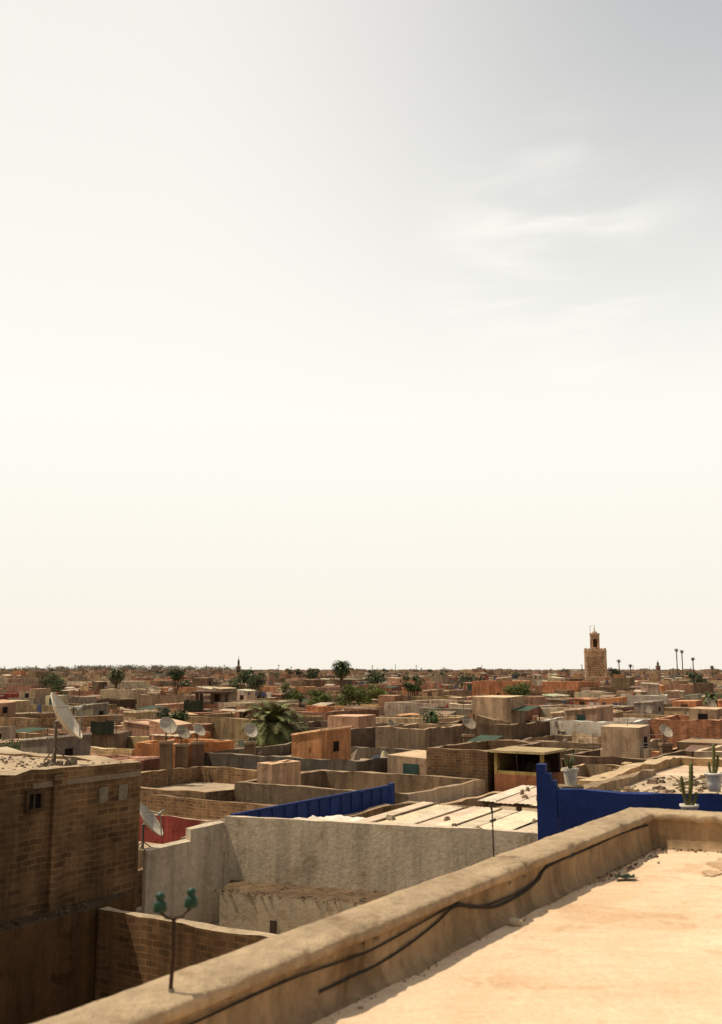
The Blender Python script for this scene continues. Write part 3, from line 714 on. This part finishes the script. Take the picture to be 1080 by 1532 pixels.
for c in cells(19,150,6.2):
    r=clip(c); v=c[4]
    if r is None or v.y<19: continue
    p0,p1,q0,q1=r
    vv=W((p0+p1)/2,(q0+q1)/2); Yd=vv.y
    if Yd<34: zt=U(-3.8,-2.7)
    elif Yd<60: zt=U(-3.1,-1.7)
    else: zt=random.choice([U(-3.6,-2),U(-3.2,-1.6),U(-2.6,-1.0)])
    lowz=40<Yd<62 and -10<vv.x<1
    if lowz: zt=min(zt,-3.0)
    col=jit(random.choice(PALW),.2); wm=random.choice([iPL,iPL,iPL,iPL,iBR]) if Yd<90 else iPL
    if col[0]>.52: wm=iWH
    xc=jit(random.choice(PALW),.2) if R()<.3 else None
    mb=MB(); par=U(.2,.9); g=U(.01,.05)
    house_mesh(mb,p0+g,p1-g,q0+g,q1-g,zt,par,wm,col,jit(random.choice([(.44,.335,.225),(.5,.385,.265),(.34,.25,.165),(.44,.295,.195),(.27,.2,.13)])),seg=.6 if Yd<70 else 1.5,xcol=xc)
    if p1-p0>3 and q1-q0>3 and not lowz: clutter(mb,p0+.3,p1-.3,q0+.3,q1-.3,zt-par)
    mb.finish('medina_house')
    if R()<.24 and Yd>34 and not lowz:
        a=W(U(p0+.5,p1-.5),U(q0+.5,q1-.5)); dish(a.x,a.y,zt-par,U(-60,-20),random.choice([0,1,1,2]),U(.6,.9))
mb=MB()
for c in cells(150,420,9):
    p0,p1,q0,q1,v=c
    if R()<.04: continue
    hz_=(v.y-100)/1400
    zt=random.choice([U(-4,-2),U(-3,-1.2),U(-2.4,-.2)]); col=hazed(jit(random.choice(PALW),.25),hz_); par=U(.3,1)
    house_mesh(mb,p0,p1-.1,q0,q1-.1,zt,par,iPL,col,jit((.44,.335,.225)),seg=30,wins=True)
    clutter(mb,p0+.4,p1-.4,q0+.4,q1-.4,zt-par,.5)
    if R()<.5:
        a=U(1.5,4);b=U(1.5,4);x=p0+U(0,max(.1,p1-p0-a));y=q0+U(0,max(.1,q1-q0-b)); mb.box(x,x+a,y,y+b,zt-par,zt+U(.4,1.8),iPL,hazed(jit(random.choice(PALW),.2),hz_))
mb.finish('distant_medina_houses')
mb=MB()
for c in cells(420,1700,18):
    p0,p1,q0,q1,v=c
    if R()<.12: continue
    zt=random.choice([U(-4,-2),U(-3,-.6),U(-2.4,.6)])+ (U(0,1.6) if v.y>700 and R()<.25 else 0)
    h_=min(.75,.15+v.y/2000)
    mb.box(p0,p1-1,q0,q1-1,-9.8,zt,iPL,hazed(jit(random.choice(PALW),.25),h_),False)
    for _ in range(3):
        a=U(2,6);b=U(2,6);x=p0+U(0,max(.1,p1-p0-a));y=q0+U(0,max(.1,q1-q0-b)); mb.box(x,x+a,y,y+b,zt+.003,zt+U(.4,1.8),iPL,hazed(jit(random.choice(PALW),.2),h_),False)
mb.finish('distant_city')

# ================================================================ MINARET
mb=MB(); w=2.6; cc=(.66,.42,.24); TR=(.72,.49,.31); zt=6.6
mb.box(-w,w,-w,w,-9.8,zt,iPL,cc)
for sgn,ax in ((-1,0),(1,0),(-1,1),(1,1)):
    def slab(u0,u1,z0,z1,d,c,mat=iPL):
        o0,o1=sorted((sgn*(w-.02),sgn*(w+d)))
        if ax==0: mb.box(u0,u1,o0,o1,z0,z1,mat,c)
        else: mb.box(o0,o1,u0,u1,z0,z1,mat,c)
    slab(-w,w,zt-.35,zt,.18,TR); slab(-w,w,-.4,-.1,.12,TR); slab(-w,w,5.2,5.45,.1,TR)
    slab(-w,-w+.45,-9,zt-.36,.09,TR); slab(w-.45,w,-9,zt-.36,.09,TR)
    for r in range(9):
        for k in range(7):
            u=-2.0+k*.62+(.3 if r%2 else 0); z=.2+r*.54
            if u>1.95: continue
            def dd(du,dz):
                o=sgn*(w+.05)
                return (u+du,o,z+dz) if ax==0 else (o,u+du,z+dz)
            mb.face([dd(-.19,.22),dd(0,.0),dd(.19,.22),dd(0,.44)],iDK,(.14,.075,.045))
    for k in range(3):
        u=-1.3+k*1.3; slab(u-.28,u+.28,-3.6,-2.2,.03,(.06,.035,.025),iDK); slab(u-.38,u+.38,-2.2,-2.05,.12,TR)
for k in range(7):
    t=-w+.05+k*(2*w-.6)/6
    for (a,b,c_,d) in ((t,t+.5,-w-.1,-w+.2),(t,t+.5,w-.2,w+.1)):
        mb.box(a,b,c_,d,zt+.003,zt+.35,iPL,TR); mb.box(a+.12,b-.12,c_,d,zt+.353,zt+.6,iPL,TR)
    if 0<k<6:
        for (c_,d) in ((-w-.1,-w+.2),(w-.2,w+.1)): mb.box(c_,d,t,t+.5,zt+.003,zt+.35,iPL,TR); mb.box(c_,d,t+.12,t+.38,zt+.353,zt+.6,iPL,TR)
l=1.15
mb.box(-l,l,-l,l,zt+.003,zt+3.9,iPL,cc); mb.box(-l-.12,l+.12,-l-.12,l+.12,zt+3.9,zt+4.1,iPL,TR)
for s in (-1,1):
    mb.box(-.5,.5,min(s*l,s*(l+.03)),max(s*l,s*(l+.03)),zt+.9,zt+2.9,iDK,(.05,.03,.02)); mb.box(min(s*l,s*(l+.03)),max(s*l,s*(l+.03)),-.5,.5,zt+.9,zt+2.9,iDK,(.05,.03,.02))
for k in range(4):
    t=-l-.05+k*(2*l-.3)/3
    for s in (-1,1): mb.box(t,t+.4,s*l-.12,s*l+.12,zt+4.103,zt+4.45,iPL,TR)
mb.lathe([(.75,zt+4.11),(.75,zt+4.3),(.68,zt+4.6),(.5,zt+4.85),(.25,zt+5.0),(.05,zt+5.1),(0,zt+5.1)],0,0,16,iPL,(.5,.36,.24))
mb.tube([(0,0,zt+5.0),(0,0,zt+6.6)],.05,6,iPT,(.2,.14,.05))
for z,r in ((5.35,.2),(5.8,.15),(6.2,.1)): mb.lathe([(0,zt+z-r),(r*.7,zt+z-r*.7),(r,zt+z),(r*.7,zt+z+r*.7),(0,zt+z+r)],0,0,10,iPT,(.35,.24,.08))
mb.tube([(-l,-l,zt+3.8),(-l,-l,zt+6.3)],.05,5,iPT,(.1,.08,.07)); mb.tube([(-l,-l,zt+6.3),(-l+.7,-l,zt+6.3)],.04,5,iPT,(.1,.08,.07))
o=mb.finish('mosque_minaret',pq=False); o.location=(60.4,260,-9.8); o.rotation_euler=(0,0,math.radians(-10))
def small_minaret(x,y,w,zt):
    mb=MB(); mb.box(x-w,x+w,y-w,y+w,-9.8,zt,iPL,(.28,.18,.12)); mb.box(x-w-.2,x+w+.2,y-w-.2,y+w+.2,zt+.003,zt+.5,iPL,(.3,.2,.13)); mb.box(x-w*.5,x+w*.5,y-w*.5,y+w*.5,zt+.5,zt+3,iPL,(.28,.18,.12))
    for s in (-.4,.4): mb.box(x+s*w-.2,x+s*w+.2,y-w-.02,y-w+.02,zt-3,zt-1.5,iDK,DARK)
    mb.lathe([(w*.45,zt+3),(w*.4,zt+3.6),(w*.2,zt+4.1),(0,zt+4.3)],x,y,10,iPL,(.3,.2,.13)); mb.tube([(x,y,zt+4.2),(x,y,zt+5.6)],.08,5,iPT,(.1,.08,.05)); mb.finish('small_minaret',pq=False)
small_minaret(-60.5,500,1.0,2.9); small_minaret(250,850,1.6,4.5); small_minaret(-20,1100,1.6,3.5)
for i in range(50):
    Y_=U(280,1300); X=U(-.36,.37)*Y_; top=1.7+Y_*U(.0005,.0055); mb=MB(); mb.tube([(X,Y_,-4),(X,Y_,top)],Y_*.00025,5,iPT,(.2,.16,.12))
    if R()<.5: mb.box(X-Y_*.0012,X+Y_*.0012,Y_-.1,Y_+.1,top-Y_*.0012,top-Y_*.0008,iPT,(.15,.12,.1))
    mb.finish('antenna_mast',pq=False)
for px_,top in ((1012,970),(1020,972),(1036,983),(925,986),(942,993),(1064,995)):
    Y_=330; X=(px_-540)/1509*Y_; z=1.7+(1003-top)/1500*Y_
    palm('palm_tree',X,Y_,-9.8,z-.8,.95,n=24,col=(.08,.075,.05),trunk=.18,thick=1.3)
palm('palm_tree',-3.0,152,-9.8,2.0,1.9,n=80,trunk=.28,col=(.06,.08,.025),thick=1.4,droop=.15)
palm('palm_tree',-4.45,50,-9.8,-1.0,1.85,n=90,trunk=.22,col=(.15,.155,.055),droop=.11)
palm('palm_tree',4,60,-9.8,-1.0,.9,n=30,trunk=.12)
palm('palm_tree',31,90,-9.8,-.9,1.3,n=50,trunk=.16,col=(.09,.11,.04)); palm('palm_tree',-34,140,-9.8,1.0,1.7,n=50,trunk=.2,col=(.08,.09,.035),thick=1.3)
tree('broadleaf_tree',-13.4,121,-9.8,11.2,2.5,n=4400)
tree('broadleaf_tree',-22.3,122,-9.8,11.3,1.0,n=1800)
tree('broadleaf_tree',-.9,105,-9.8,9.8,1.9,(.12,.14,.035),n=3000); tree('broadleaf_tree',1.4,108,-9.8,9.7,1.6,(.13,.15,.035),n=2400); tree('broadleaf_tree',-4.4,108,-9.8,9.4,1.4,(.11,.13,.03),n=2000)
tree('broadleaf_tree',18.5,120,-9.8,10.3,1.9,(.10,.12,.035),n=2800); tree('broadleaf_tree',-8,115,-9.8,9.8,1.6,(.09,.11,.03),n=2400)
tree('broadleaf_tree',-26,74,-9.8,7.8,2.0,n=2600); tree('broadleaf_tree',-12.9,70,-9.8,8.8,1.2,n=2000); tree('broadleaf_tree',6.6,132,-9.8,10.6,1.4,n=1800)
tree('broadleaf_tree',-16.6,47,-9.8,8.2,1.3,(.07,.10,.03),n=2600,size=.08); tree('broadleaf_tree',-40,132,-9.8,10.8,2.2,(.08,.10,.035),n=2600)
for i in range(50):
    Y_=U(170,700); X=U(-.34,.36)*Y_; tree('broadleaf_tree',X,Y_,-9.8,9.4+U(-.4,2.2)+Y_*.0015,U(1.6,3.6),(.08,.085,.045),n=700,size=.35)
mb=MB()
for i in range(110):
    t=i/109; X=-420+270*t+U(-4,4); Y_=1230+U(-60,60); r=U(5,9)
    foliage(mb,(X,Y_,-.3+3.0*math.sin(t*3)+U(-.5,.5)),(r,r,U(4,5.5)),170,1.1,(.20,.185,.14))  # foliage colour greyed and lifted to carry distance haze
    mb.tube([(X,Y_,-9.8),(X,Y_,0)],.4,5,iPL,(.1,.08,.05))
mb.finish('distant_tree_line',pq=False)
mb=MB()
for i in range(80):
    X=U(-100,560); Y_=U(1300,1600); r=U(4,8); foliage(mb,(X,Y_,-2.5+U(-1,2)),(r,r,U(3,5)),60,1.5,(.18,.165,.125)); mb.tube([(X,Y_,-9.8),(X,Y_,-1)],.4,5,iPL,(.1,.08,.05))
mb.finish('distant_trees',pq=False)

# ================================================================ SKY / LIGHT
EL=62; AZ=math.radians(-84)
sd=Vector((math.sin(AZ)*math.cos(math.radians(EL)),math.cos(AZ)*math.cos(math.radians(EL)),math.sin(math.radians(EL))))
world=bpy.data.worlds.new('World'); scene.world=world; world.use_nodes=True
nt=world.node_tree; bg=nt.nodes['Background']; bg.inputs[1].default_value=.1
sky=N(nt,'ShaderNodeTexSky'); sky.sky_type='NISHITA'; sky.sun_disc=False; sky.sun_elevation=math.radians(EL); sky.sun_rotation=AZ
sky.dust_density=4; sky.air_density=1.2; sky.ozone_density=1; sky.altitude=400
tc=N(nt,'ShaderNodeTexCoord'); sp=N(nt,'ShaderNodeSeparateXYZ'); L(nt,tc.outputs['Generated'],sp.inputs[0])
def mr(src,a,b,c,d,smooth=True):
    m=N(nt,'ShaderNodeMapRange'); m.interpolation_type='SMOOTHSTEP' if smooth else 'LINEAR'
    for i,vv in zip((1,2,3,4),(a,b,c,d)): m.inputs[i].default_value=vv
    L(nt,src,m.inputs[0]); return m.outputs[0]
def mth(op,a,b):
    m=N(nt,'ShaderNodeMath',operation=op)
    for i,x_ in enumerate((a,b)):
        if isinstance(x_,(int,float)): m.inputs[i].default_value=x_
        else: L(nt,x_,m.inputs[i])
    return m.outputs[0]
thin=mth('MULTIPLY',mr(sp.outputs[2],.20,.64,0,1),mr(sp.outputs[0],-.20,.34,.08,1.0))
fac=mth('SUBTRACT',1.0,mth('MULTIPLY',thin,.60))
mp=N(nt,'ShaderNodeMapping'); L(nt,tc.outputs['Generated'],mp.inputs[0]); mp.inputs['Scale'].default_value=(2.2,2.2,10); mp.inputs['Rotation'].default_value=(0,math.radians(-12),0)
cn=nz(nt,mp.outputs[0],2.0,7,.55,.5)
vs=N(nt,'ShaderNodeVectorMath',operation='DISTANCE'); L(nt,tc.outputs['Generated'],vs.inputs[0]); vs.inputs[1].default_value=Vector((.185,.895,.395)).normalized()
mask=mr(vs.outputs['Value'],.02,.16,1,0)
cl=mth('MULTIPLY',mr(cn,.42,.72,0,.26),mask)
fac2=mth('MINIMUM',mth('ADD',fac,cl),1.0)
mx=N(nt,'ShaderNodeMix',data_type='RGBA'); L(nt,fac2,mx.inputs[0]); L(nt,mul(nt,sky.outputs[0],(1.36,1.12,.90)),mx.inputs[6]); 
hz=ramp(nt,mr(sp.outputs[2],0,.62,0,1,False),0,(.95,.89,.78),1,(.93,.905,.85),mid=(.40,(1.0,.99,.925)))
bright=mr(sp.outputs[1],-.7,.45,4.9,10)
cbx=N(nt,'ShaderNodeCombineXYZ'); 
for i in range(3): L(nt,bright,cbx.inputs[i])
hs=mul(nt,hz,cbx.outputs[0]); L(nt,hs,mx.inputs[7]); L(nt,mx.outputs[2],bg.inputs[0])
sun=bpy.data.lights.new('sun','SUN'); sun.energy=4.3; sun.angle=math.radians(.7); sun.color=(1,.88,.69)
so=bpy.data.objects.new('sun',sun); scene.collection.objects.link(so); so.rotation_euler=(-sd).to_track_quat('-Z','Y').to_euler(); so.location=(0,0,50)

# ================================================================ CAMERA
cam=bpy.data.cameras.new('camera'); co=bpy.data.objects.new('camera',cam); scene.collection.objects.link(co); scene.camera=co
cam.sensor_fit='VERTICAL'; cam.sensor_height=36; cam.lens=36*1490/1532; cam.clip_end=30000; cam.clip_start=.05
co.location=(0,0,1.7); co.rotation_euler=(math.radians(90+9.0),0,0)
cam.dof.use_dof=True; cam.dof.focus_distance=28; cam.dof.aperture_fstop=3.0
scene.view_settings.view_transform='Standard'; scene.view_settings.look='None'; scene.view_settings.exposure=0
